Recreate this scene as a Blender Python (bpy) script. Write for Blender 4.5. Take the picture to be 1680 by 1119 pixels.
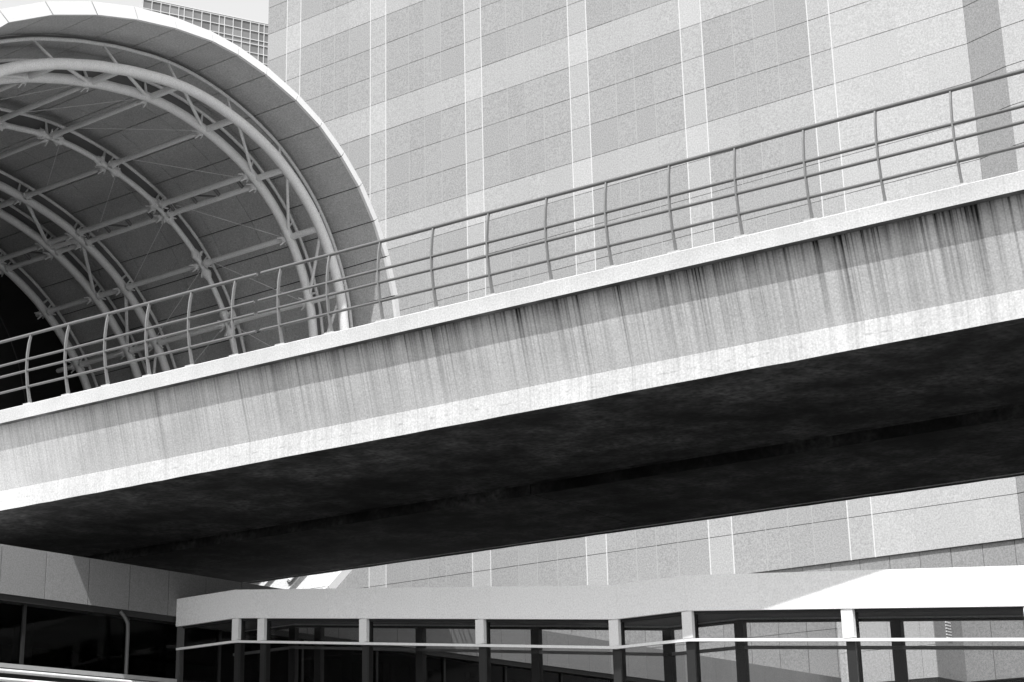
import bpy, math, random
from mathutils import Vector, Matrix
random.seed(4)
for o in list(bpy.data.objects): bpy.data.objects.remove(o)
S = bpy.context.scene
COL = S.collection
# ------------------------------------------------------------------ camera
YAW, PITCH, ROLL, BYAW = math.radians(35.88032), math.radians(17.06061), math.radians(-1.33306), math.radians(2.73945)
F_PX = 2788.17
CAM = Vector((0, 0, 1.65))
cy, sy, cp, sp = math.cos(YAW), math.sin(YAW), math.cos(PITCH), math.sin(PITCH)
fw = Vector((-sy * cp, cy * cp, sp)); rt0 = Vector((cy, sy, 0)); up0 = rt0.cross(fw)
rt = rt0 * math.cos(ROLL) + up0 * math.sin(ROLL); up = up0 * math.cos(ROLL) - rt0 * math.sin(ROLL)
cd = bpy.data.cameras.new('camera'); cam = bpy.data.objects.new('camera', cd); COL.objects.link(cam)
cd.sensor_width = 36; cd.lens = F_PX / 1680 * 36; cd.clip_start = 0.1; cd.clip_end = 3000
M = Matrix((rt, up, -fw)).transposed().to_4x4(); M.translation = CAM
cam.matrix_world = M
S.camera = cam
# ------------------------------------------------------------------ world, sun, exposure
eu = Vector((math.cos(BYAW), math.sin(BYAW), 0)); en = Vector((-math.sin(BYAW), math.cos(BYAW), 0))
to_sun = (eu * 0.34 - en * 1.0 + Vector((0, 0, 1.70))).normalized()
elev = math.asin(to_sun.z); azim = math.atan2(to_sun.x, to_sun.y)
SKY_STRENGTH, SUN_STRENGTH = 0.145, 4.3
W = bpy.data.worlds.new('World'); S.world = W; W.use_nodes = True
nt = W.node_tree; nt.nodes.clear()
sky = nt.nodes.new('ShaderNodeTexSky'); sky.sky_type = 'NISHITA'; sky.sun_disc = False
sky.sun_elevation = elev; sky.sun_rotation = azim; sky.air_density = 5.0; sky.dust_density = 0.2; sky.ozone_density = 1.0
bwn = nt.nodes.new('ShaderNodeRGBToBW'); bg = nt.nodes.new('ShaderNodeBackground'); wo = nt.nodes.new('ShaderNodeOutputWorld')
nt.links.new(sky.outputs[0], bwn.inputs[0]); nt.links.new(bwn.outputs[0], bg.inputs[0]); nt.links.new(bg.outputs[0], wo.inputs[0])
bg.inputs[1].default_value = SKY_STRENGTH
sd = bpy.data.lights.new('sun', 'SUN'); sun = bpy.data.objects.new('sun', sd); COL.objects.link(sun)
sd.energy = SUN_STRENGTH; sd.angle = math.radians(0.5); sd.color = (1, 1, 1)
sun.rotation_euler = to_sun.to_track_quat('Z', 'Y').to_euler(); sun.location = (5, -20, 60)
S.view_settings.view_transform = 'Standard'; S.view_settings.look = 'None'
S.view_settings.exposure = 0.40; S.view_settings.gamma = 1; S.view_settings.use_curve_mapping = False
S.render.engine = 'CYCLES'

# ------------------------------------------------------------------ materials (black and white film: every colour is a grey)
def mat(name, g, rough=0.7, var=0.06, scale=6.0, grain=0.05, gscale=60.0, bump=0.0, metal=0.0, rnd=0.0, spec=0.4, blot=0.0, bscale=0.6):
    grain *= 1.8
    m = bpy.data.materials.new(name); m.use_nodes = True
    n = m.node_tree.nodes; l = m.node_tree.links; b = n['Principled BSDF']
    b.inputs['Roughness'].default_value = rough; b.inputs['Metallic'].default_value = metal
    b.inputs['Specular IOR Level'].default_value = spec
    tc = n.new('ShaderNodeTexCoord'); co = tc.outputs['Object']
    if rnd:                                               # alike pieces share mesh data: give each its own patch of grain
        oi0 = n.new('ShaderNodeObjectInfo'); sc0 = n.new('ShaderNodeVectorMath'); sc0.operation = 'SCALE'; sc0.inputs[0].default_value = (61.0, 37.0, 83.0)
        l.new(oi0.outputs['Random'], sc0.inputs['Scale']); ad0 = n.new('ShaderNodeVectorMath'); ad0.operation = 'ADD'
        l.new(co, ad0.inputs[0]); l.new(sc0.outputs[0], ad0.inputs[1]); co = ad0.outputs[0]
    def noise(sc, det=4, vec=None):
        t = n.new('ShaderNodeTexNoise'); t.inputs['Scale'].default_value = sc; t.inputs['Detail'].default_value = det
        l.new(vec or co, t.inputs['Vector']); return t.outputs['Fac']
    def math_(op, a, bb):
        t = n.new('ShaderNodeMath'); t.operation = op
        for i, v in enumerate((a, bb)):
            if hasattr(v, 'is_output'): l.new(v, t.inputs[i])
            else: t.inputs[i].default_value = v
        return t.outputs[0]
    def amp(fac, a): return math_('ADD', math_('MULTIPLY', math_('SUBTRACT', fac, 0.5), 2 * a), 1.0)
    v = amp(noise(scale), var * 2)
    v = math_('MULTIPLY', v, amp(noise(gscale, 2), grain * 2))
    if blot: v = math_('MULTIPLY', v, amp(noise(bscale, 6), blot * 2))
    if rnd:
        oi = n.new('ShaderNodeObjectInfo'); v = math_('MULTIPLY', v, amp(oi.outputs['Random'], rnd))
    v = math_('MULTIPLY', v, g)
    c = n.new('ShaderNodeCombineColor')
    for i in range(3): l.new(v, c.inputs[i])
    l.new(c.outputs[0], b.inputs['Base Color'])
    if bump:
        bp = n.new('ShaderNodeBump'); bp.inputs['Strength'].default_value = bump; bp.inputs['Distance'].default_value = 0.02
        l.new(noise(gscale * 0.6, 4), bp.inputs['Height']); l.new(bp.outputs[0], b.inputs['Normal'])
    m['h'] = 0
    return m

def stained_concrete(name, g, streak, z_top, z_bot, line_z=None):
    """cast concrete with vertical run-off streaks that start at the top edge"""
    m = mat(name, g, rough=0.85, var=0.05, scale=3.0, grain=0.105, gscale=44, bump=0.15, blot=0.10, bscale=1.2)
    n = m.node_tree.nodes; l = m.node_tree.links; b = n['Principled BSDF']
    src = b.inputs['Base Color'].links[0].from_socket
    tc = [x for x in n if x.type == 'TEX_COORD'][0]
    sep = n.new('ShaderNodeSeparateXYZ'); l.new(tc.outputs['Object'], sep.inputs[0])
    def mth(op, a, bb=0.0, c=0.0, clamp=False):
        t = n.new('ShaderNodeMath'); t.operation = op; t.use_clamp = clamp
        for i, v in enumerate((a, bb, c)):
            if hasattr(v, 'is_output'): l.new(v, t.inputs[i])
            else: t.inputs[i].default_value = v
        return t.outputs[0]
    def noise_uz(fu, fz, off, det=2.0):
        cx = n.new('ShaderNodeCombineXYZ')
        l.new(mth('MULTIPLY', sep.outputs[0], fu), cx.inputs[0]); l.new(mth('MULTIPLY', sep.outputs[2], fz), cx.inputs[2]); cx.inputs[1].default_value = off
        t = n.new('ShaderNodeTexNoise'); t.inputs['Scale'].default_value = 1.0; t.inputs['Detail'].default_value = det
        l.new(cx.outputs[0], t.inputs['Vector']); return t.outputs['Fac']
    def ramp(x, a, bb): 
        t = n.new('ShaderNodeMapRange'); t.interpolation_type = 'SMOOTHSTEP'
        l.new(x, t.inputs[0]); t.inputs[1].default_value = a; t.inputs[2].default_value = bb; return t.outputs[0]
    h = ramp(sep.outputs[2], z_bot, z_top)                       # 0 at the foot, 1 under the lip
    broad = ramp(noise_uz(2.3, 0.05, 3.0, 2), 0.45, 0.75)
    mid = ramp(noise_uz(8.5, 0.10, 9.0, 3), 0.48, 0.72)
    fine = ramp(noise_uz(30.0, 0.2, 17.0, 3), 0.42, 0.75)
    side = ramp(sep.outputs[0], -23.0, -9.0)                      # the older, wetter length of the bridge is dirtier
    amt = mth('ADD', mth('MULTIPLY', broad, 0.24), mth('ADD', mth('MULTIPLY', mid, 0.36), mth('MULTIPLY', fine, 0.44)))
    amt = mth('MULTIPLY', amt, mth('ADD', mth('MULTIPLY', h, 0.72), 0.28))
    amt = mth('MULTIPLY', amt, mth('ADD', mth('MULTIPLY', side, 0.65), 0.45))
    edge = mth('ADD', sep.outputs[2], mth('ADD', mth('MULTIPLY', mth('SUBTRACT', noise_uz(6.0, 1.0, 5.0, 3), 0.5), 0.30), mth('MULTIPLY', side, 0.06)))
    topd = mth('MULTIPLY', ramp(edge, z_top - 0.26, z_top + 0.08), 0.42)
    amt = mth('MULTIPLY', mth('ADD', amt, mth('MULTIPLY', topd, mth('ADD', mth('MULTIPLY', side, 0.6), 0.4))), streak, clamp=True)
    keep = mth('SUBTRACT', 1.0, amt, clamp=True)
    if line_z is not None:                                        # broken lines of the formwork boards
        d = mth('ABSOLUTE', mth('SUBTRACT', sep.outputs[2], mth('ADD', line_z, mth('MULTIPLY', mth('SUBTRACT', noise_uz(3.0, 0, 31.0, 3), 0.5), 0.05))))
        ln = mth('MULTIPLY', ramp(mth('SUBTRACT', 0.0, d), -0.022, -0.003), ramp(noise_uz(5.5, 9.0, 41.0, 5), 0.50, 0.68))
        keep = mth('MULTIPLY', keep, mth('SUBTRACT', 1.0, mth('MULTIPLY', ln, 0.35)))
    mx = n.new('ShaderNodeVectorMath'); mx.operation = 'SCALE'
    l.new(src, mx.inputs[0]); l.new(keep, mx.inputs['Scale']); l.new(mx.outputs[0], b.inputs['Base Color'])
    return m

def glass(name, clear, refl, tint_rough=0.0):
    m = bpy.data.materials.new(name); m.use_nodes = True
    n = m.node_tree.nodes; l = m.node_tree.links; n.remove(n['Principled BSDF'])
    t = n.new('ShaderNodeBsdfTransparent'); t.inputs[0].default_value = (clear, clear, clear, 1)
    g = n.new('ShaderNodeBsdfGlossy'); g.inputs['Roughness'].default_value = 0.02; g.inputs[0].default_value = (0.9, 0.9, 0.9, 1)
    nz = n.new('ShaderNodeTexNoise'); nz.inputs['Scale'].default_value = 0.7
    bp = n.new('ShaderNodeBump'); bp.inputs['Strength'].default_value = 0.05; bp.inputs['Distance'].default_value = 0.05
    tc = n.new('ShaderNodeTexCoord'); l.new(tc.outputs['Object'], nz.inputs['Vector']); l.new(nz.outputs['Fac'], bp.inputs['Height']); l.new(bp.outputs[0], g.inputs['Normal'])
    f = n.new('ShaderNodeFresnel'); f.inputs['IOR'].default_value = refl
    mx = n.new('ShaderNodeMixShader'); l.new(f.outputs[0], mx.inputs[0]); l.new(t.outputs[0], mx.inputs[1]); l.new(g.outputs[0], mx.inputs[2])
    l.new(mx.outputs[0], n['Material Output'].inputs[0])
    return m

MT = dict(
    ground=mat('paving', 0.11, blot=0.1, bscale=0.1),
    lip=stained_concrete('parapet_concrete', 0.50, 0.16, 8.97, 8.70),
    web=stained_concrete('girder_concrete', 0.54, 1.12, 8.725, 7.35, 7.54),
    soffit=mat('dark_mottled_concrete', 0.032, rough=0.9, var=0.7, scale=2.2, grain=0.4, gscale=12, bump=0.3, blot=1.3, bscale=0.55),  # very dark, blotchy tone of the bridge underside
    lip_under=mat('lip_underside_concrete', 0.14, rough=0.9, var=0.6, scale=2.5, blot=0.4, bscale=2.0),  # darker, blotchy tone for the downward faces of the parapet edge
    rail=mat('rail_paint', 0.135, rough=0.30, var=0.06, scale=9, grain=0.08, gscale=60, spec=0.7),
    post=mat('post_paint', 0.20, rough=0.55, var=0.1, scale=8, grain=0.1, gscale=60),
    p_dark=mat('facade_grey_panel', 0.305, rough=0.75, var=0.012, scale=1.5, grain=0.15, gscale=22, rnd=0.035),
    p_light=mat('facade_pale_panel', 0.365, rough=0.75, var=0.012, scale=1.5, grain=0.14, gscale=22, rnd=0.03),
    p_white=mat('facade_white_panel', 0.43, rough=0.75, var=0.012, scale=1.5, grain=0.12, gscale=22, rnd=0.03),
    p_right=mat('facade_bright_panel', 0.415, rough=0.75, var=0.02, scale=1.0, grain=0.13, gscale=22, rnd=0.02),
    p_low=mat('facade_lower_shade', 0.25, rough=0.75, var=0.04, scale=1.0, grain=0.15, gscale=22, rnd=0.05),
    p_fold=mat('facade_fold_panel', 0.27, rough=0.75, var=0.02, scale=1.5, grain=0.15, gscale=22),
    joint=mat('joint_backing', 0.19, rough=0.9),  # plain grey backing seen in the gaps between panels
    fin=mat('joint_trim', 0.60, grain=0.08, gscale=22), fin2=mat('joint_trim_thin', 0.385, rough=0.5, var=0.02),
    rim=mat('rim_white', 0.78, rough=0.5, var=0.02, rnd=0.02),
    vpanel=mat('soffit_panel_grey', 0.45, rough=0.6, var=0.06, scale=2.0, grain=0.16, gscale=25, rnd=0.05),
    steel=mat('arch_steel_paint', 0.72, rough=0.5, var=0.05, scale=3, grain=0.10, gscale=40),
    steeld=mat('rib_steel', 0.14, rough=0.6),
    vdark=mat('hall_dark', 0.03, rough=0.9),  # near black; in the hall it stands in for missing light
    fascia=mat('fascia_white', 0.88, rough=0.6, var=0.015, grain=0.08, gscale=45, rnd=0.015),
    frame=mat('frame_dark', 0.022, rough=0.5, grain=0.1),
    cover=mat('cover_white', 0.82, rough=0.5, var=0.03),
    ceil=mat('ceiling_grey', 0.16, rough=0.8, blot=0.15, bscale=1.0),
    band=mat('band_panel', 0.235, rough=0.8, var=0.02, grain=0.12, gscale=45, rnd=0.03),
    roof=mat('roof_gravel', 0.45, rough=0.9, blot=0.1),
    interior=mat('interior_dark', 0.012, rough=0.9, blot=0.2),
    curtain=mat('curtain_grey', 0.10, rough=0.9, var=0.1, scale=2, rnd=0.25),
    pipe=mat('pipe_grey', 0.11, rough=0.5),
    sill=mat('sill_grey', 0.42, rough=0.7),
    tglass=mat('tower_glass', 0.20, rough=0.25, var=0.25, scale=0.35, rnd=0.3),
    tmull=mat('tower_mullion', 0.62, rough=0.5),
    glass=glass('ramp_glass', 0.93, 1.16),
    dglass=glass('tinted_glass', 0.45, 1.16),
)

# ------------------------------------------------------------------ mesh helpers
class MB:
    def __init__(s): s.v = []; s.f = []; s.sm = []
    def add(s, vs, fs, smooth=False):
        k = len(s.v); s.v += [tuple(v) for v in vs]; s.f += [tuple(i + k for i in f) for f in fs]; s.sm += [smooth] * len(fs); return s
    def box(s, x0, x1, y0, y1, z0, z1):
        return s.add([(x0,y0,z0),(x1,y0,z0),(x1,y1,z0),(x0,y1,z0),(x0,y0,z1),(x1,y0,z1),(x1,y1,z1),(x0,y1,z1)],
                     [(0,3,2,1),(4,5,6,7),(0,1,5,4),(1,2,6,5),(2,3,7,6),(3,0,4,7)])
    def hexa(s, a, b):   # two quads (lists of four points)
        return s.add(list(a) + list(b), [(3,2,1,0),(4,5,6,7),(0,1,5,4),(1,2,6,5),(2,3,7,6),(3,0,4,7)])
    def prism(s, prof, a0, a1, f, caps=True):   # prof: list of (p,q); f(a,p,q)->point
        n = len(prof); vs = [f(a0, p, q) for p, q in prof] + [f(a1, p, q) for p, q in prof]
        fs = [(i, (i + 1) % n, n + (i + 1) % n, n + i) for i in range(n)]
        if caps: fs += [tuple(range(n - 1, -1, -1)), tuple(range(n, 2 * n))]
        return s.add(vs, fs)
    def tube(s, pts, r, n=10, closed_ends=True):
        pts = [Vector(p) for p in pts]; vs = []; up_ = None
        for i, p in enumerate(pts):
            d = (pts[min(i + 1, len(pts) - 1)] - pts[max(i - 1, 0)]).normalized()
            if up_ is None: up_ = d.orthogonal().normalized()
            else: up_ = (up_ - d * up_.dot(d)).normalized()
            w = d.cross(up_); rr = r[i] if isinstance(r, (list, tuple)) else r
            vs += [p + (up_ * math.cos(2 * math.pi * k / n) + w * math.sin(2 * math.pi * k / n)) * rr for k in range(n)]
        fs = [(i * n + k, i * n + (k + 1) % n, (i + 1) * n + (k + 1) % n, (i + 1) * n + k) for i in range(len(pts) - 1) for k in range(n)]
        s.add(vs, fs, True)
        if closed_ends:
            k0 = len(s.v); s.v += [tuple(v) for v in vs[:n] + vs[-n:]]
            s.f += [tuple(k0 + k for k in range(n - 1, -1, -1)), tuple(k0 + n + k for k in range(n))]; s.sm += [False, False]
        return s
    def mesh(s, name, m):
        me = bpy.data.meshes.new(name); me.from_pydata(s.v, [], s.f); me.materials.append(m)
        me.polygons.foreach_set('use_smooth', s.sm); me.update()
        import bmesh
        bm = bmesh.new(); bm.from_mesh(me); bmesh.ops.recalc_face_normals(bm, faces=bm.faces); bm.to_mesh(me); bm.free()
        return me
    def build(s, name, m, parent=None, bevel=0.0):
        o = inst(name, s.mesh(name, m), parent)
        if bevel:
            b = o.modifiers.new('bevel', 'BEVEL'); b.width = bevel; b.segments = 2; b.limit_method = 'ANGLE'
        return o
def inst(name, me, parent=None, loc=(0, 0, 0), rz=0.0):
    o = bpy.data.objects.new(name, me); COL.objects.link(o); o.parent = parent; o.location = loc
    if rz: o.rotation_euler = (0, 0, rz)
    return o
def thing(name, label, cat, loc=(0, 0, 0), rz=0.0, group=None):
    o = bpy.data.objects.new(name, None); COL.objects.link(o); o.location = loc; o.rotation_euler = (0, 0, rz)
    return tag(o, label, cat, group)
def tag(o, label, cat, group=None):
    o['label'] = label; o['category'] = cat
    if group: o['group'] = group
    return o
def proj(p):
    q = Vector(p) - CAM; d = q.dot(fw)
    return (840 + F_PX * q.dot(rt) / d, 559.5 - F_PX * q.dot(up) / d, d)

# ------------------------------------------------------------------ ground
g = MB().add([(-900, -900, 0), (900, -900, 0), (900, 900, 0), (-900, 900, 0)], [(0, 1, 2, 3)]).build('ground', MT['ground']); g['kind'] = 'structure'

# ------------------------------------------------------------------ the big panelled facade
YW = 46.8
wall = thing('panelled_facade', 'tall pale facade clad in square grey panels behind the footbridge', 'building')
Z0 = 25.46
rows = [(Z0 + 1.2475 * i, Z0 + 1.2475 * (i + 1), (i - 3) % 4 == 0) for i in range(0, 12)] + \
       [(Z0 - 1.2833 * (j + 1), Z0 - 1.2833 * j, j % 4 == 0) for j in range(0, 12)]
ZB, ZT = 10.06, rows[11][1]
strips = [(-45.14, -44.36), (-40.52, -39.71), (-35.77, -34.98), (-31.0, -30.2), (-26.33, -25.49), (-21.53, -20.75)]
X_L, X_R = -46.25, -16.28
cols = [(X_L, strips[0][0], 'f')]
for k, (a, b) in enumerate(strips):
    cols.append((a, b, 's'))
    e = strips[k + 1][0] if k + 1 < len(strips) else X_R
    w = e - b; fr = [0, .297, .495, .703, 1.0]
    for i in range(4): cols.append((b + w * fr[i], b + w * fr[i + 1], 'r' if k == 5 else 'f'))
MB().box(X_L, X_R, YW + 0.045, YW + 3.2, ZB, ZT).build('backing_wall', MT['joint'], wall)
cand = []
for (a, b, kind) in cols:
    for (z0, z1, lightrow) in rows:
        if kind == 's': m = 'p_white' if lightrow else 'p_light'
        elif kind == 'r': m = 'p_right'
        else: m = 'p_light' if lightrow else 'p_dark'
        px, py, d = proj(((a + b) / 2, YW, (z0 + z1) / 2))
        vis = -40 < px < 1720 and -40 < py < 980
        if vis and 283 - 0.235 * (px - 1680) + 25 < py < 1010 - 0.141 * px - 25: vis = False     # behind the bridge
        if vis and px < 600 and py > 130 and (px - 90) ** 2 / 500 ** 2 + (py - 560) ** 2 / 530 ** 2 < 0.92: vis = False   # behind the vault
        cand.append((not vis, -(b - a) * (z1 - z0) / d ** 2, a, b, z0, z1, m))
cand.sort()
cache = {}
rest = {}
for i, (nv, _, a, b, z0, z1, m) in enumerate(cand):
    w, h = b - a - 0.012, z1 - z0 - 0.019
    if i < 300:
        k = (round(w, 3), round(h, 3), m)
        if k not in cache: cache[k] = MB().box(-w / 2, w / 2, 0, 0.05, -h / 2, h / 2).mesh('cladding_panel', MT[m])
        dy = random.uniform(-0.004, 0.004)
        inst('cladding_panel', cache[k], wall, ((a + b) / 2, YW + dy, (z0 + z1) / 2))
    else:
        rest.setdefault(m, []).append(((a + b) / 2, (z0 + z1) / 2, w, h))
rm = MB()
mats_rest = list(rest)
for m in mats_rest:
    for (x, z, w, h) in rest[m]: rm.box(x - w / 2, x + w / 2, YW, YW + 0.05, z - h / 2, z + h / 2)
ro = rm.build('remaining_panels', MT[mats_rest[0]], wall); ro['kind'] = 'stuff'
for m in mats_rest[1:]: ro.data.materials.append(MT[m])
idx = []
for k, m in enumerate(mats_rest): idx += [k] * (6 * len(rest[m]))
ro.data.polygons.foreach_set('material_index', idx)
fin_h = ZT - ZB
def fin(x, w, proud):
    k = ('fin', w)
    if k not in cache: cache[k] = MB().box(-w / 2, w / 2, -proud, 0.05, 0, fin_h).mesh('joint_trim', MT['fin' if w > .03 else 'fin2'])
    inst('joint_trim', cache[k], wall, (x, YW, ZB))
for k, (a, b) in enumerate(strips):
    fin(a, 0.036, 0.006); fin(b, 0.036, 0.006)
for i in range(1, len(cols)):
    if cols[i][2] == 'f' and cols[i - 1][2] == 'f': fin(cols[i][0], 0.022, 0.001)
    if cols[i][2] == 'r' and cols[i - 1][2] == 'r': fin(cols[i][0], 0.014, 0.001)
# folded end of the facade, coming towards the bridge
def fold(x0, y0, ang, length, m):
    d = Vector((math.cos(ang), -math.sin(ang), 0)); nn = Vector((-math.sin(ang), -math.cos(ang), 0))
    p0 = Vector((x0, y0, 0)); p1 = p0 + d * length
    bk = MB().hexa([p0 - nn * .05 + Vector((0,0,ZB)), p1 - nn * .05 + Vector((0,0,ZB)), p1 - nn * 1.5 + Vector((0,0,ZB)), p0 - nn * 1.5 + Vector((0,0,ZB))],
                   [p0 - nn * .05 + Vector((0,0,ZT)), p1 - nn * .05 + Vector((0,0,ZT)), p1 - nn * 1.5 + Vector((0,0,ZT)), p0 - nn * 1.5 + Vector((0,0,ZT))])
    bk.build('backing_wall', MT['joint'], wall)
    for (z0, z1, lr) in rows:
        a = [p0, p1, p1 - nn * .06, p0 - nn * .06]
        MB().hexa([v + Vector((0, 0, z0 + .012)) for v in a], [v + Vector((0, 0, z1 - .012)) for v in a]).build('cladding_panel', MT[m], wall)
    return p1
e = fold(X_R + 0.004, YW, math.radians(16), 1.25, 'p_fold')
fold(e.x + 0.004, e.y, math.radians(5), 32.0, 'p_right')
# lower storey, set slightly back: its shade is put into darker panels
YR = 46.88
MB().box(-46, 24, YR + .05, YR + 1.2, 6.24, ZB - .01).build('lower_backing_wall', MT['joint'], wall)
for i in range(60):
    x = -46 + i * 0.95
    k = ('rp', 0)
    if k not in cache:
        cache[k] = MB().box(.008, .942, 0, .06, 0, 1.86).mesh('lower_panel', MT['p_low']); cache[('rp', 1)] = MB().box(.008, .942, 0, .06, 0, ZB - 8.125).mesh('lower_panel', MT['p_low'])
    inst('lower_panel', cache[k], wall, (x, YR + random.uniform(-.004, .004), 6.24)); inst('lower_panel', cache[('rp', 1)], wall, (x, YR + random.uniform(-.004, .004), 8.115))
MB().box(-46, 24, YR + .3, YR + .5, 0, 6.22).build('ground_floor_glazing', MT['frame'], wall)
# projecting bay of the lower storey
BY = 44.8
bx0, bx1 = -21.21, -18.34
bay = thing('projecting_bay', 'bright projecting bay of pale panels seen through the ramp glazing at right', 'building')
MB().box(bx0 + .04, bx1 - .07, BY + .065, YR - .01, 6.24, 9.1).build('bay_core', MT['joint'], bay)
for a, b in ((bx0, -20.785), (-20.775, -19.7), (-19.69, -18.75), (-18.74, bx1)):
    MB().box(a, b, BY, BY + .06, 7.12, 9.12).build('bay_panel', MT['p_right'], bay)
    MB().box(a, b, BY, BY + .06, 6.23, 7.11).build('bay_panel', MT['p_right'], bay)
for a, b in ((BY + .064, BY + 1.0), (BY + 1.01, YR - .004)):
    MB().box(bx1 - .06, bx1, a, b, 6.23, 9.12).build('bay_return', MT['p_fold'], bay)  # side face in a darker grey, its weaker sun put into the colour
for k in range(6):
    MB().box(bx1 + .001, bx1 + .03, BY + .86, BY + 1.2, 7.36 + k * .085, 7.395 + k * .085).build('louvre_slat', MT['cover'], bay)
MB().box(bx0, bx1, BY + .01, YR - .01, 6.1, 6.225).build('bay_sill', MT['frame'], bay)

# ------------------------------------------------------------------ office tower in the distance
ta = math.radians(26)
td = Vector((math.sin(ta), math.cos(ta), 0))            # along the facade, away to the right
def ray(px, py): return fw + rt * ((px - 840) / F_PX) - up * ((py - 559.5) / F_PX)
r0 = ray(235, -4); tp = CAM + r0 * (235.0 / r0.dot(fw))
tw = thing('office_tower', 'distant glass office tower with a white window grid behind the vault', 'building', (tp.x, tp.y, 0), math.atan2(td.y, td.x))
HT = tp.z
NC, NR = 20, 11
hs = []; z = HT - 0.25
MB().box(0, 27, 0.25, 20, 0, HT - .3).build('tower_core', MT['tmull'], tw)
cw = 1.27
for r in range(NR):
    h = 1.35 if r % 3 != 2 else 0.72
    for c in range(NC):
        k = ('tp', h, c % 5 == 4)
        w = cw * (0.62 if c % 5 == 4 else 1.0)
        if k not in cache: cache[k] = MB().box(0.05, w - .05, 0, .1, 0.05, h - .05).mesh('window_pane', MT['tglass'])
        inst('window_pane', cache[k], tw, (cw * (c - 0.38 * (c // 5)) , 0.08, z - h))
    hs.append(z); z -= h
for zz in hs + [z]: MB().box(0, cw * (NC - 0.38 * (NC // 5)), -.05, .2, zz - .05, zz + .05).build('transom', MT['tmull'], tw)
for c in range(NC + 1): 
    x = cw * (c - 0.38 * (c // 5)); MB().box(x - .045, x + .045, -.06, .2, z, HT).build('mullion', MT['tmull'], tw)
MB().box(-.3, 27, -.1, .24, HT - .1, HT + .08).build('roof_edge', MT['tmull'], tw)

# ------------------------------------------------------------------ barrel vault canopy
VC = (28.4, 14.7)
prof_pts = [(-90,7.65),(-60,7.6),(-30,7.6),(0,7.62),(10,7.66),(16.2,7.69),(20.1,7.78),(28.5,7.9),(36.3,7.98),(44,8.04),(51.3,8.04),(59.1,8.03),(66.8,7.97),(75.7,7.91),(83.6,7.89),(90.5,7.87),(100,7.84),(109.6,7.9),(119.2,8.07),(129,8.36),(138.3,8.7),(148,8.9),(165,8.9),(185,8.6),(210,8.2),(240,7.8),(270,7.65)]
def vr(a):
    for (a0, r0_), (a1, r1_) in zip(prof_pts, prof_pts[1:]):
        if a0 <= a <= a1: return r0_ + (r1_ - r0_) * (a - a0) / (a1 - a0)
    return 7.65
def vp(x, a, dr=0.0):
    r = vr(a) + dr; t = math.radians(a)
    return (x, VC[0] + r * math.cos(t), VC[1] + r * math.sin(t))
XV, XE = -30.0, -46.6
vault = thing('barrel_vault_canopy', 'large white rimmed barrel vault canopy with tubular steel arches at left', 'canopy')
J = [-72, -62, -52.5, -44, -36, -28, -20, -12, -4, 4, 12, 20.1, 28.5, 36.3, 44, 51.3, 59.1, 66.8, 75.7, 83.6, 90.5, 100, 109.6, 119.2, 129, 138.3, 147, 156, 165, 175, 185, 195, 205, 215, 225, 235]
XB = [XV, -32.7, -34.3, -36.0, -37.8, -39.5, -41.2, -43.2, -44.9, XE]
ARCH = [(-31.2, 0.0, .145), (-32.4, 0.0, .135), (-35.75, .18, .085), (-38.9, .36, .13), (-40.2, .40, .13), (-42.6, .42, .13)]
def ax(k):
    x0, sl, _ = ARCH[k]
    return lambda a: x0 - sl * (VC[1] + 7.0 * math.sin(math.radians(a)) - 17.5) if a > 0 else x0 - sl * (VC[1] - 17.5 + 7.0 * math.sin(math.radians(a)))
sh = MB()
for a0, a1 in zip(J, J[1:]):
    sh.hexa([vp(XV - .12, a0, .05), vp(XE, a0, .05), vp(XE, a1, .05), vp(XV - .12, a1, .05)], [vp(XV - .14, a0, .23), vp(XE, a0, .23), vp(XE, a1, .23), vp(XV - .14, a1, .23)])
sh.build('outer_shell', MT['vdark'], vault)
def rw(a): return .24 if a <= 60 else .24 + .04 * (a - 60) / 30 if a <= 90 else min(.28 + .07 * (a - 90) / 19, .35)
for i, (a0, a1) in enumerate(zip(J, J[1:])):
    g_ = 0.12
    MB().hexa([vp(XV, a0 + g_, -.005), vp(XV, a1 - g_, -.005), vp(XV - .04, a1 - g_, rw(a1)), vp(XV - .04, a0 + g_, rw(a0))],
              [vp(XV - .09, a0 + g_, -.005), vp(XV - .09, a1 - g_, -.005), vp(XV - .12, a1 - g_, rw(a1)), vp(XV - .12, a0 + g_, rw(a0))]).build('rim_panel', MT['rim'], vault)
    for x0, x1 in zip(XB, XB[1:]):
        if x0 <= -43.2 and a0 < 100: continue                # panels stop here; the black shell stands in for the unlit hall
        if a0 < -52 or a0 > 150: 
            if x0 != XV: continue
            x1 = XE
        xa = x0 - (.1 if x0 == XV else .012)
        q = 0.10
        e0 = e1 = x1 + .006
        if x0 == -41.2 and a0 < 100: e0, e1 = min(ax(5)(a0) - .7, -42), min(ax(5)(a1) - .7, -42)
        MB().hexa([vp(xa, a0 + q, 0), vp(e0, a0 + q, 0), vp(e1, a1 - q, 0), vp(xa, a1 - q, 0)],
                  [vp(xa, a0 + q, .045), vp(e0, a0 + q, .045), vp(e1, a1 - q, .045), vp(xa, a1 - q, .045)]).build('soffit_panel', MT['vpanel'], vault)
def arc(xf, a0, a1, dr, st=2.0):
    n = int((a1 - a0) / st); return [vp(xf(a0 + (a1 - a0) * i / n), a0 + (a1 - a0) * i / n, dr) for i in range(n + 1)]
DR = -0.93
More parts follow.
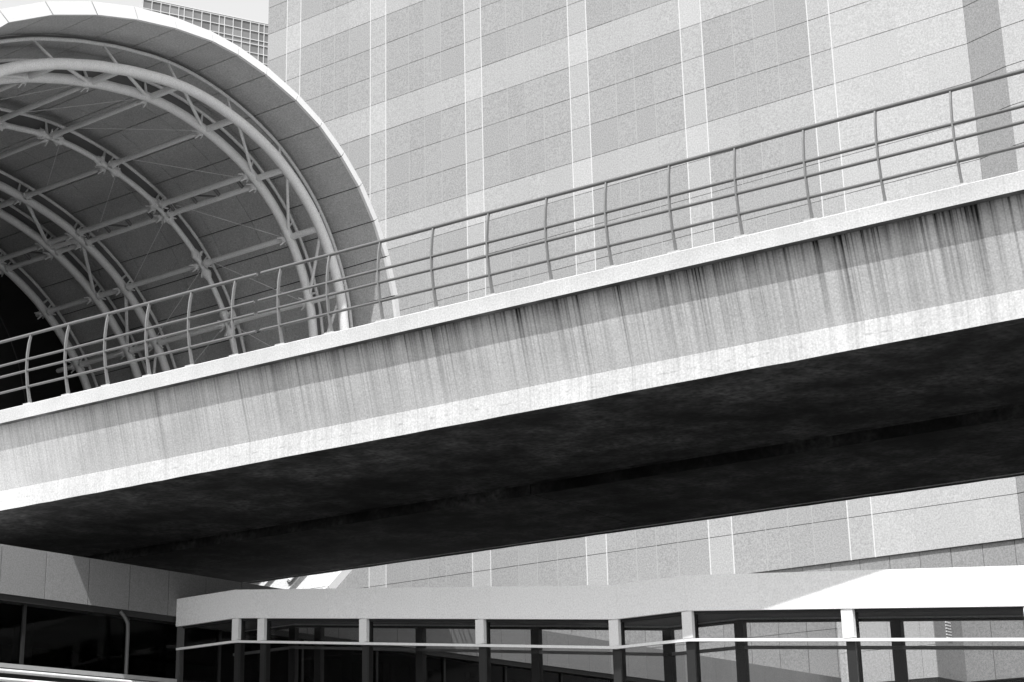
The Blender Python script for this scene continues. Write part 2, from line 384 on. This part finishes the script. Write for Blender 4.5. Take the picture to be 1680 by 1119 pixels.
for k, (x0, sl, r) in enumerate(ARCH):
    f = ax(k)
    MB().tube(arc(f, -55, 190, DR), r, 12).build('arch_tube', MT['steel'], vault)
    # rib under the cladding: dark web with a pale lower flange
    rb = MB(); fl = MB()
    o, w0, w1 = (-0.4, -.16, -.05) if k == 0 else (-0.10, DR + .06, -.47)
    as_ = [-50 + 4 * i for i in range(58)]
    for a0, a1 in zip(as_, as_[1:]):
        xa, xb_ = f(a0) + o, f(a1) + o
        rb.hexa([vp(xa, a0, w0), vp(xa - .05, a0, w0), vp(xb_ - .05, a1, w0), vp(xb_, a1, w0)], [vp(xa, a0, w1), vp(xa - .05, a0, w1), vp(xb_ - .05, a1, w1), vp(xb_, a1, w1)])
    rb.build('rib_web', MT['steeld'], vault)
    MB().tube(arc(lambda a: f(a) + o + .04, -50, 178, -.17 if k == 0 else -.45, 2.5), .05, 8).build('rib_flange', MT['steel'], vault)
    for i in range(13):                                   # stubs between arch tube and rib
        a = -8 + 16.6 * 0.5 + 16.6 * 0.5 * (i * 2 - 1)
        MB().tube([vp(f(a), a, DR + .05), vp(f(a) + (o + .03 if k == 0 else o + .04), a, -.2 if k == 0 else -.49)], [.05, .03], 6).build('stub', MT['steel'], vault)
NODES = [-43.6, -26.8, -10.0, 6.8, 23.6, 39.6, 55.8, 73.5, 90.7, 107.5, 124, 141, 158, 175]
for a in NODES:
    main = abs(a - 55.8) < .1
    for da in ((-1.6, 1.6) if main else (0,)):
        x_end = -43.6
        MB().tube([vp(ax(1)(a) - .25, a + da, DR), vp(x_end, a + da, DR)], .078 if not main else .085, 10).build('purlin', MT['steel'], vault)
        for k in (1, 2, 3, 4, 5):                         # clevis joints where purlins meet the arches
            xx = ax(k)(a)
            for sgn in (1, -1):
                if k == 1 and sgn == 1: continue
                mb_ = MB().tube([vp(xx + sgn * .12, a + da, DR), vp(xx + sgn * .2, a + da, DR), vp(xx + sgn * .24, a + da, DR), vp(xx + sgn * .42, a + da, DR)], [.085, .125, .11, .085], 8)
                for q in range(5):
                    ph = 2 * math.pi * q / 5 + a; cx, cy_, cz = vp(xx + sgn * .22, a + da, DR)
                    mb_.tube([(cx - sgn * .06, cy_ + .09 * math.cos(ph), cz + .09 * math.sin(ph)), (cx + sgn * .10, cy_ + .19 * math.cos(ph), cz + .19 * math.sin(ph))], [.035, .022], 5)
                mb_.build('clevis', MT['steel'], vault)
    if main:                                              # twin purlin with battens and a zigzag
        xs = [-33.0 - 0.95 * i for i in range(11)]
        for i, x in enumerate(xs):
            MB().tube([vp(x, a - 1.6, DR), vp(x, a + 1.6, DR)], .05, 6).build('batten', MT['steeld'], vault)
            if i % 2 and i + 1 < len(xs): MB().tube([vp(x, a - 1.5, DR), vp(xs[i + 1], a + 1.5, DR)], .03, 6).build('zigzag_brace', MT['steeld'], vault)
    for (k0, k1) in ((0, 1), (3, 4)):             # ladder struts between twin arches
        MB().tube([vp(ax(k0)(a), a, DR), vp(ax(k1)(a), a, DR)], .095, 10).build('strut', MT['steel'], vault)
for (k0, k1) in ((0, 1), (3, 4)):
    for a0, a1 in zip(NODES, NODES[1:]):
        MB().tube([vp(ax(k0)(a1), a1 - .6, DR), vp(ax(k1)(a0), a0 + .6, DR)], .048, 8).build('diagonal_brace', MT['steel'], vault)
        if k0: MB().tube([vp(ax(k0)(a1), a1 - 1.4, DR), vp(ax(k1)(a0), a0 - .4, DR)], .03, 8).build('diagonal_brace', MT['steel'], vault)
for a in NODES:                                           # cast star nodes on the single arch
    for s in (-1, 1):
        aa = a + s * 3.1
        mb_ = MB().tube([vp(ax(2)(a + s * 1.2), a + s * 1.2, DR), vp(ax(2)(a + s * 2.4), a + s * 2.4, DR), vp(ax(2)(aa), aa, DR), vp(ax(2)(aa), aa + s * .9, DR)], [.09, .16, .13, .085], 8)
        for q in range(5):
            ph = 2 * math.pi * q / 5 + a; b0 = vp(ax(2)(a) + .1 * math.cos(ph), a + s * 2.0, DR + .1 * math.sin(ph)); b1 = vp(ax(2)(a) + .165 * math.cos(ph), a + s * 2.9, DR + .165 * math.sin(ph))
            mb_.tube([b0, b1], [.04, .025], 5)
        mb_.build('cast_node', MT['steel'], vault)
for i, a in enumerate(NODES[2:11]):                       # thin cross ties
    b_ = NODES[i + 3]
    MB().tube([vp(-32.6, a, DR + .05), vp(-35.7, b_, DR + .05)], .010, 5).build('tie_rod', MT['steel'], vault)
    MB().tube([vp(-35.9, b_, DR + .05), vp(-39.2, a, DR + .05)], .010, 5).build('tie_rod', MT['steel'], vault)
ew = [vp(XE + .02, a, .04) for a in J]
MB().add(ew, [tuple(range(len(ew)))]).build('end_wall', MT['vdark'], vault)  # black sheet closing the vault, unlit depth put into its colour

# ------------------------------------------------------------------ low building at left
XBD = -21.82
ZR, ZBB = 6.565, 5.805
low = thing('low_building', 'low flat roofed building with pale panel band over dark glazing at left', 'building')
MB().box(-32.5, XBD - .04, 4, 46.75, ZBB + .02, ZR - .08).build('roof_slab', MT['roof'], low)
MB().box(-60, -32.51, 4, 46.75, ZBB + .02, ZR - .02).build('hall_floor', MT['vdark'], low)
y = 16.51 - 0.868 * 14
yj = []
while y < 46.7: yj.append(y); y += 0.868 if y < 30 else 0.835
k = None
for y0, y1 in zip(yj, yj[1:]):
    MB().box(XBD - .06, XBD + random.uniform(-.002, .002), y0 + .007, y1 - .007, ZBB, ZR).build('band_panel', MT['band'], low)
MB().box(XBD - .10, XBD - .02, 4.3, 46.7, ZBB - .10, ZBB - .004).build('head_frame', MT['frame'], low)
XG = XBD - .16
ym = [4.4 + 2.12 * i for i in range(21)]
for y0, y1 in zip(ym, ym[1:]):
    MB().box(XG - .012, XG, y0 + .03, y1 - .03, .6, ZBB - .12).build('window_pane', MT['dglass'], low)
    MB().box(XG - .05, XG + .03, y1 - .03, y1 + .03, .1, ZBB - .1).build('mullion', MT['frame'], low)
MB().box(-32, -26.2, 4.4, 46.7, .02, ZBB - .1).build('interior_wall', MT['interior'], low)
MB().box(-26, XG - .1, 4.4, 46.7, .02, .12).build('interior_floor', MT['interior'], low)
for i in range(20):
    y0 = 21.6 + i * 1.22; w = random.choice((.5, .75, .95, 1.05))
    n = 8; cm = MB()
    vs = []
    for j in range(n + 1):
        yy = y0 + w * j / n; xx = XG - .35 + .05 * math.sin(j * 2.1 + i)
        vs += [(xx, yy, 2.5), (xx + .01 * math.sin(j + i), yy + .02 * math.sin(i * 3 + j), ZBB - .25 - .1 * random.random())]
    cm.add(vs, [(2 * j, 2 * j + 2, 2 * j + 3, 2 * j + 1) for j in range(n)], True)
    tag(cm.build('curtain', MT['curtain']), 'grey curtain hanging behind the dark glazing of the low building', 'curtain', 'curtains behind the dark glazing')
for i in range(5):
    yy = 6 + i * 3.1
    MB().tube([(-23.6, yy, .1), (-23.6, yy, ZBB - .12)], .16, 10).build('interior_column', MT['curtain'], low)
MB().box(XBD - .02, XBD + .10, 4.3, 20.15, 4.668, 4.735).build('sill', MT['sill'], low)
sp_ = MB().box(XBD - .03, XBD - .01, 4.3, 20.15, 0, 4.66); sp_.build('spandrel', MT['frame'], low)
gr = thing('guard_tubes', 'bright horizontal guard tubes along the sill below the dark glazing at lower left', 'railing')
for zz in (4.60, 4.47, 4.34): MB().tube([(XBD + .22, 6, zz), (XBD + .22, 20.0, zz)], .032, 10).build('guard_tube', MT['cover'], gr)
for gy in (7.0, 10.5, 14.0, 20.05): MB().tube([(XBD + .26, gy, 0), (XBD + .26, gy, 4.63)], .025, 8).build('guard_post', MT['rail'], gr)
pp = MB().tube([(XBD + .02, 18.92, 5.76), (XBD + .05, 18.97, 5.70), (XBD + .06, 19.02, 5.63), (XBD + .07, 19.05, 5.56), (XBD + .07, 19.06, 5.4), (XBD + .07, 19.06, 0)], .030, 10).build('drain_pipe', MT['pipe'])
tag(pp, 'thin grey drain pipe with an elbow below the panel band at lower left', 'pipe')
# white slatted guard on the roof beyond the bridge
gd = thing('roof_guard', 'small white slatted guard on the roof seen under the footbridge', 'railing')
ra = Vector((-26.9, 31.0, 7.35)); rb_ = Vector((-26.3, 32.2, 7.15))
for q in range(7):
    p = ra.lerp(rb_, q / 6); MB().tube([(p.x, p.y, 6.55), (p.x - .1, p.y - .05, p.z + .5)], .022, 6).build('slat', MT['cover'], gd)
MB().tube([ra, rb_], .06, 8).build('top_bar', MT['cover'], gd)

# ------------------------------------------------------------------ glazed ramp corridor
YF = 0.0; WD = 1.37
ramp = thing('glazed_ramp', 'glazed ramp corridor with white fascia sloping down under the footbridge', 'walkway', (XBD, 20.2, 0), -0.054)
KX = [.01, 1.5, 9.2, 10.4, 21.0]
KZ = [5.63, 5.62, 4.80, 4.79, 3.78]
def zb(x):
    for i in range(4):
        if KX[i] <= x <= KX[i + 1]: return KZ[i] + (KZ[i + 1] - KZ[i]) * (x - KX[i]) / (KX[i + 1] - KX[i])
    return KZ[-1]
def bar(x0, x1, y0, y1, d0, d1):       # sloping bar: z from zb+d0 to zb+d1
    mbx = MB(); ks = [x0] + [k_ for k_ in KX if x0 + .02 < k_ < x1 - .02] + [x1]
    for a, b in zip(ks, ks[1:]):
        mbx.hexa([(a, y0, zb(a) + d0), (b, y0, zb(b) + d0), (b, y1, zb(b) + d0), (a, y1, zb(a) + d0)], [(a, y0, zb(a) + d1), (b, y0, zb(b) + d1), (b, y1, zb(b) + d1), (a, y1, zb(a) + d1)])
    return mbx
xs = [KX[0]]
while xs[-1] < 19.8: xs.append(xs[-1] + (0.62 if xs[-1] < 2.2 else 1.13))
for a, b in zip(xs, xs[1:]):
    bar(a + .001, b - .001, YF - .03, YF + .03, 0, .47).build('fascia_panel', MT['fascia'], ramp)
bar(KX[0], 21.0, YF + WD - .02, YF + WD + .04, .0, .47).build('rear_fascia', MT['fascia'], ramp)
bar(KX[0], 21.0, YF + .032, YF + WD - .022, .03, .40).build('roof', MT['ceil'], ramp)
posts = [1.5, 2.12, 4.43, 6.79, 9.19, 10.39, 12.75, 15.1, 17.5]
for side, yy in ((0, YF + .05), (1, YF + WD - .10)):
    bar(KX[0], 21.0, yy + .005, yy + .09, -.035, -.002).build('head_channel', MT['frame'], ramp)
    if side == 0:
        bar(KX[0], 21.0, YF - .01, YF + .045, -.40, -.362).build('transom', MT['cover'], ramp)
    else:
        bar(KX[0], 21.0, yy, yy + .05, -.40, -.355).build('transom', MT['ceil'], ramp)
    edges = [KX[0]] + posts + [21.0]
    for a, b in zip(edges, edges[1:]):
        gy = yy + .045 if side == 0 else yy + .07
        bar(a + .08, b - .08, gy, gy + .01, -.358, -.036).build('glass_pane', MT['glass'], ramp)
        bar(a + .08, b - .08, YF + .0 if side == 0 else gy, (YF + .0 if side == 0 else gy) + .01, -2.3, -.402).build('glass_pane', MT['glass'], ramp)
    for x in posts:
        w = .075
        p = MB().box(x - w, x + w, yy, yy + .09, zb(x) - 2.6, zb(x) - .036).build('post', MT['frame'], ramp)
        if side == 0: MB().box(x - w - .004, x + w + .004, YF - .015, YF + .048, zb(x) - .36, zb(x) - .004).build('cover_plate', MT['cover'], p)
MB().box(KX[0] , KX[0] + .09, YF + .0, YF + .09, zb(KX[0]) - 2.6, zb(KX[0]) - .003).build('end_post', MT['pipe'], ramp)
bar(KX[0], 21.0, YF, YF + WD, -2.6, -2.35).build('floor_slab', MT['ceil'], ramp)
for x in (1.9, 6.5, 10.9, 15.2, 19.0): MB().box(x - .15, x + .15, YF + .3, YF + WD - .3, 0, zb(x) - 2.58).build('support_leg', MT['ceil'], ramp)

# ------------------------------------------------------------------ footbridge
br = thing('footbridge', 'concrete footbridge with stained parapet and dark soffit crossing the whole view', 'bridge', (0, 0, 0), BYAW)
U0, U1 = -29.0, 14.0
fn = lambda a, p, q: (a, p, q)
NC_ = 22.5775
def mir(pr): return [(2 * NC_ - p, q) for p, q in pr][::-1]
lip = [(18.0, 8.727), (18.0, 8.945), (18.015, 8.96), (18.40, 8.96), (18.40, 8.90), (18.30, 8.727)]
for pr_ in (lip, mir(lip)):
    o_ = MB().prism(pr_, U0, U1, fn).build('parapet_edge', MT['lip'], br); o_.data.materials.append(MT['lip_under'])
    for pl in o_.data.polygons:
        if pl.normal.z < -.5: pl.material_index = 1  # downward faces take the darker tone
web = [(18.11, 8.725), (18.42, 7.713), (18.42, 7.382), (18.436, 7.374), (18.60, 7.374), (18.60, 8.725)]
def rough_web(pr):
    m_ = MB(); us = [U0 + i * 0.35 for i in range(int((U1 - U0) / .35) + 1)]; n = len(pr); vs = []
    for i, a in enumerate(us):
        for j, (p, q) in enumerate(pr): vs.append((a, p + random.uniform(-.003, .003) * (j in (1, 2)), q + random.uniform(-.004, .004) * (j in (3, 4, 2))))
    fs = [(i * n + j, i * n + (j + 1) % n, (i + 1) * n + (j + 1) % n, (i + 1) * n + j) for i in range(len(us) - 1) for j in range(n)]
    fs += [tuple(range(n)), tuple(range(len(vs) - n, len(vs)))]
    return m_.add(vs, fs)
for pr_ in (web, mir(web)):
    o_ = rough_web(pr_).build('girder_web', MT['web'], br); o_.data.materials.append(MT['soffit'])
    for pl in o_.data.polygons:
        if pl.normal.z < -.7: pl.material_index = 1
SJ = -14.66
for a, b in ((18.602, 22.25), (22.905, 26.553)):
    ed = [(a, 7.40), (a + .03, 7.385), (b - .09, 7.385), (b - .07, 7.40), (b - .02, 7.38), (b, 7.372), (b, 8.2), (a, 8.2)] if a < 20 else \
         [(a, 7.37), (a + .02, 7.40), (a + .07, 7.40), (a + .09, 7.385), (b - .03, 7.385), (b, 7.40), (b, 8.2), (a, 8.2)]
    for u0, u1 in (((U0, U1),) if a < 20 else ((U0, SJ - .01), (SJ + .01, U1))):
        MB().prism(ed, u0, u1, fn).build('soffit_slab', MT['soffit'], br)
MB().box(U0, U1, 22.252, 22.903, 7.75, 8.0).build('joint_trough', MT['vdark'], br)
MB().box(U0, U1, 18.41, 2 * NC_ - 18.41, 8.728, 8.86).build('deck', MT['ceil'], br)
# railing: flat bowed posts with four rails threaded through them
RZ = [(9.265, 18.045), (9.525, 18.0), (9.715, 17.99), (10.162, 18.04)]
front = [(8.962, 18.075), (9.10, 18.045), (9.3, 18.0), (9.55, 17.968), (9.80, 17.965), (10.0, 17.985), (10.145, 18.02)]
back = [(10.145, 18.06), (10.0, 18.032), (9.80, 18.012), (9.55, 18.015), (9.3, 18.052), (9.10, 18.105), (8.962, 18.155)]
pprof = [(n_, z_) for z_, n_ in front + back]
pm = MB().prism(pprof, -.010, .010, fn).mesh('railing_post', MT['post'])
pmf = MB().prism(mir(pprof), -.010, .010, fn).mesh('railing_post', MT['post'])
bpm = MB().box(-.085, .085, 18.03, 18.21, 8.961, 8.985).mesh('base_plate', MT['lip'])
bpf = MB().box(-.085, .085, 2 * NC_ - 18.21, 2 * NC_ - 18.03, 8.961, 8.985).mesh('base_plate', MT['lip'])
pu = [-21.249 + 0.9008 * i for i in range(-8, 6)] + [-15.844 + 0.933 * i for i in range(0, 32)]
for u_ in pu:
    p = inst('railing_post', pm, br, (u_ + random.uniform(-.008, .008), 0, 0)); inst('base_plate', bpm, p)
    p = inst('railing_post', pmf, br, (u_, 0, 0)); inst('base_plate', bpf, p)
GAP = -16.27
for i, (z_, n_) in enumerate(RZ):
    r = .026 if i == 3 else .021
    for a, b in ((U0, GAP - .042), (GAP + .042, U1)):
        def seg(nn):
            k_ = int((b - a) / .932); pts = [(a + (b - a) * j / k_, nn + random.uniform(-.003, .003), z_ + random.uniform(-.003, .003)) for j in range(k_ + 1)]
            return MB().tube(pts, r, 10)
        seg(n_).build('handrail', MT['rail'], br); seg(2 * NC_ - n_).build('handrail', MT['rail'], br)
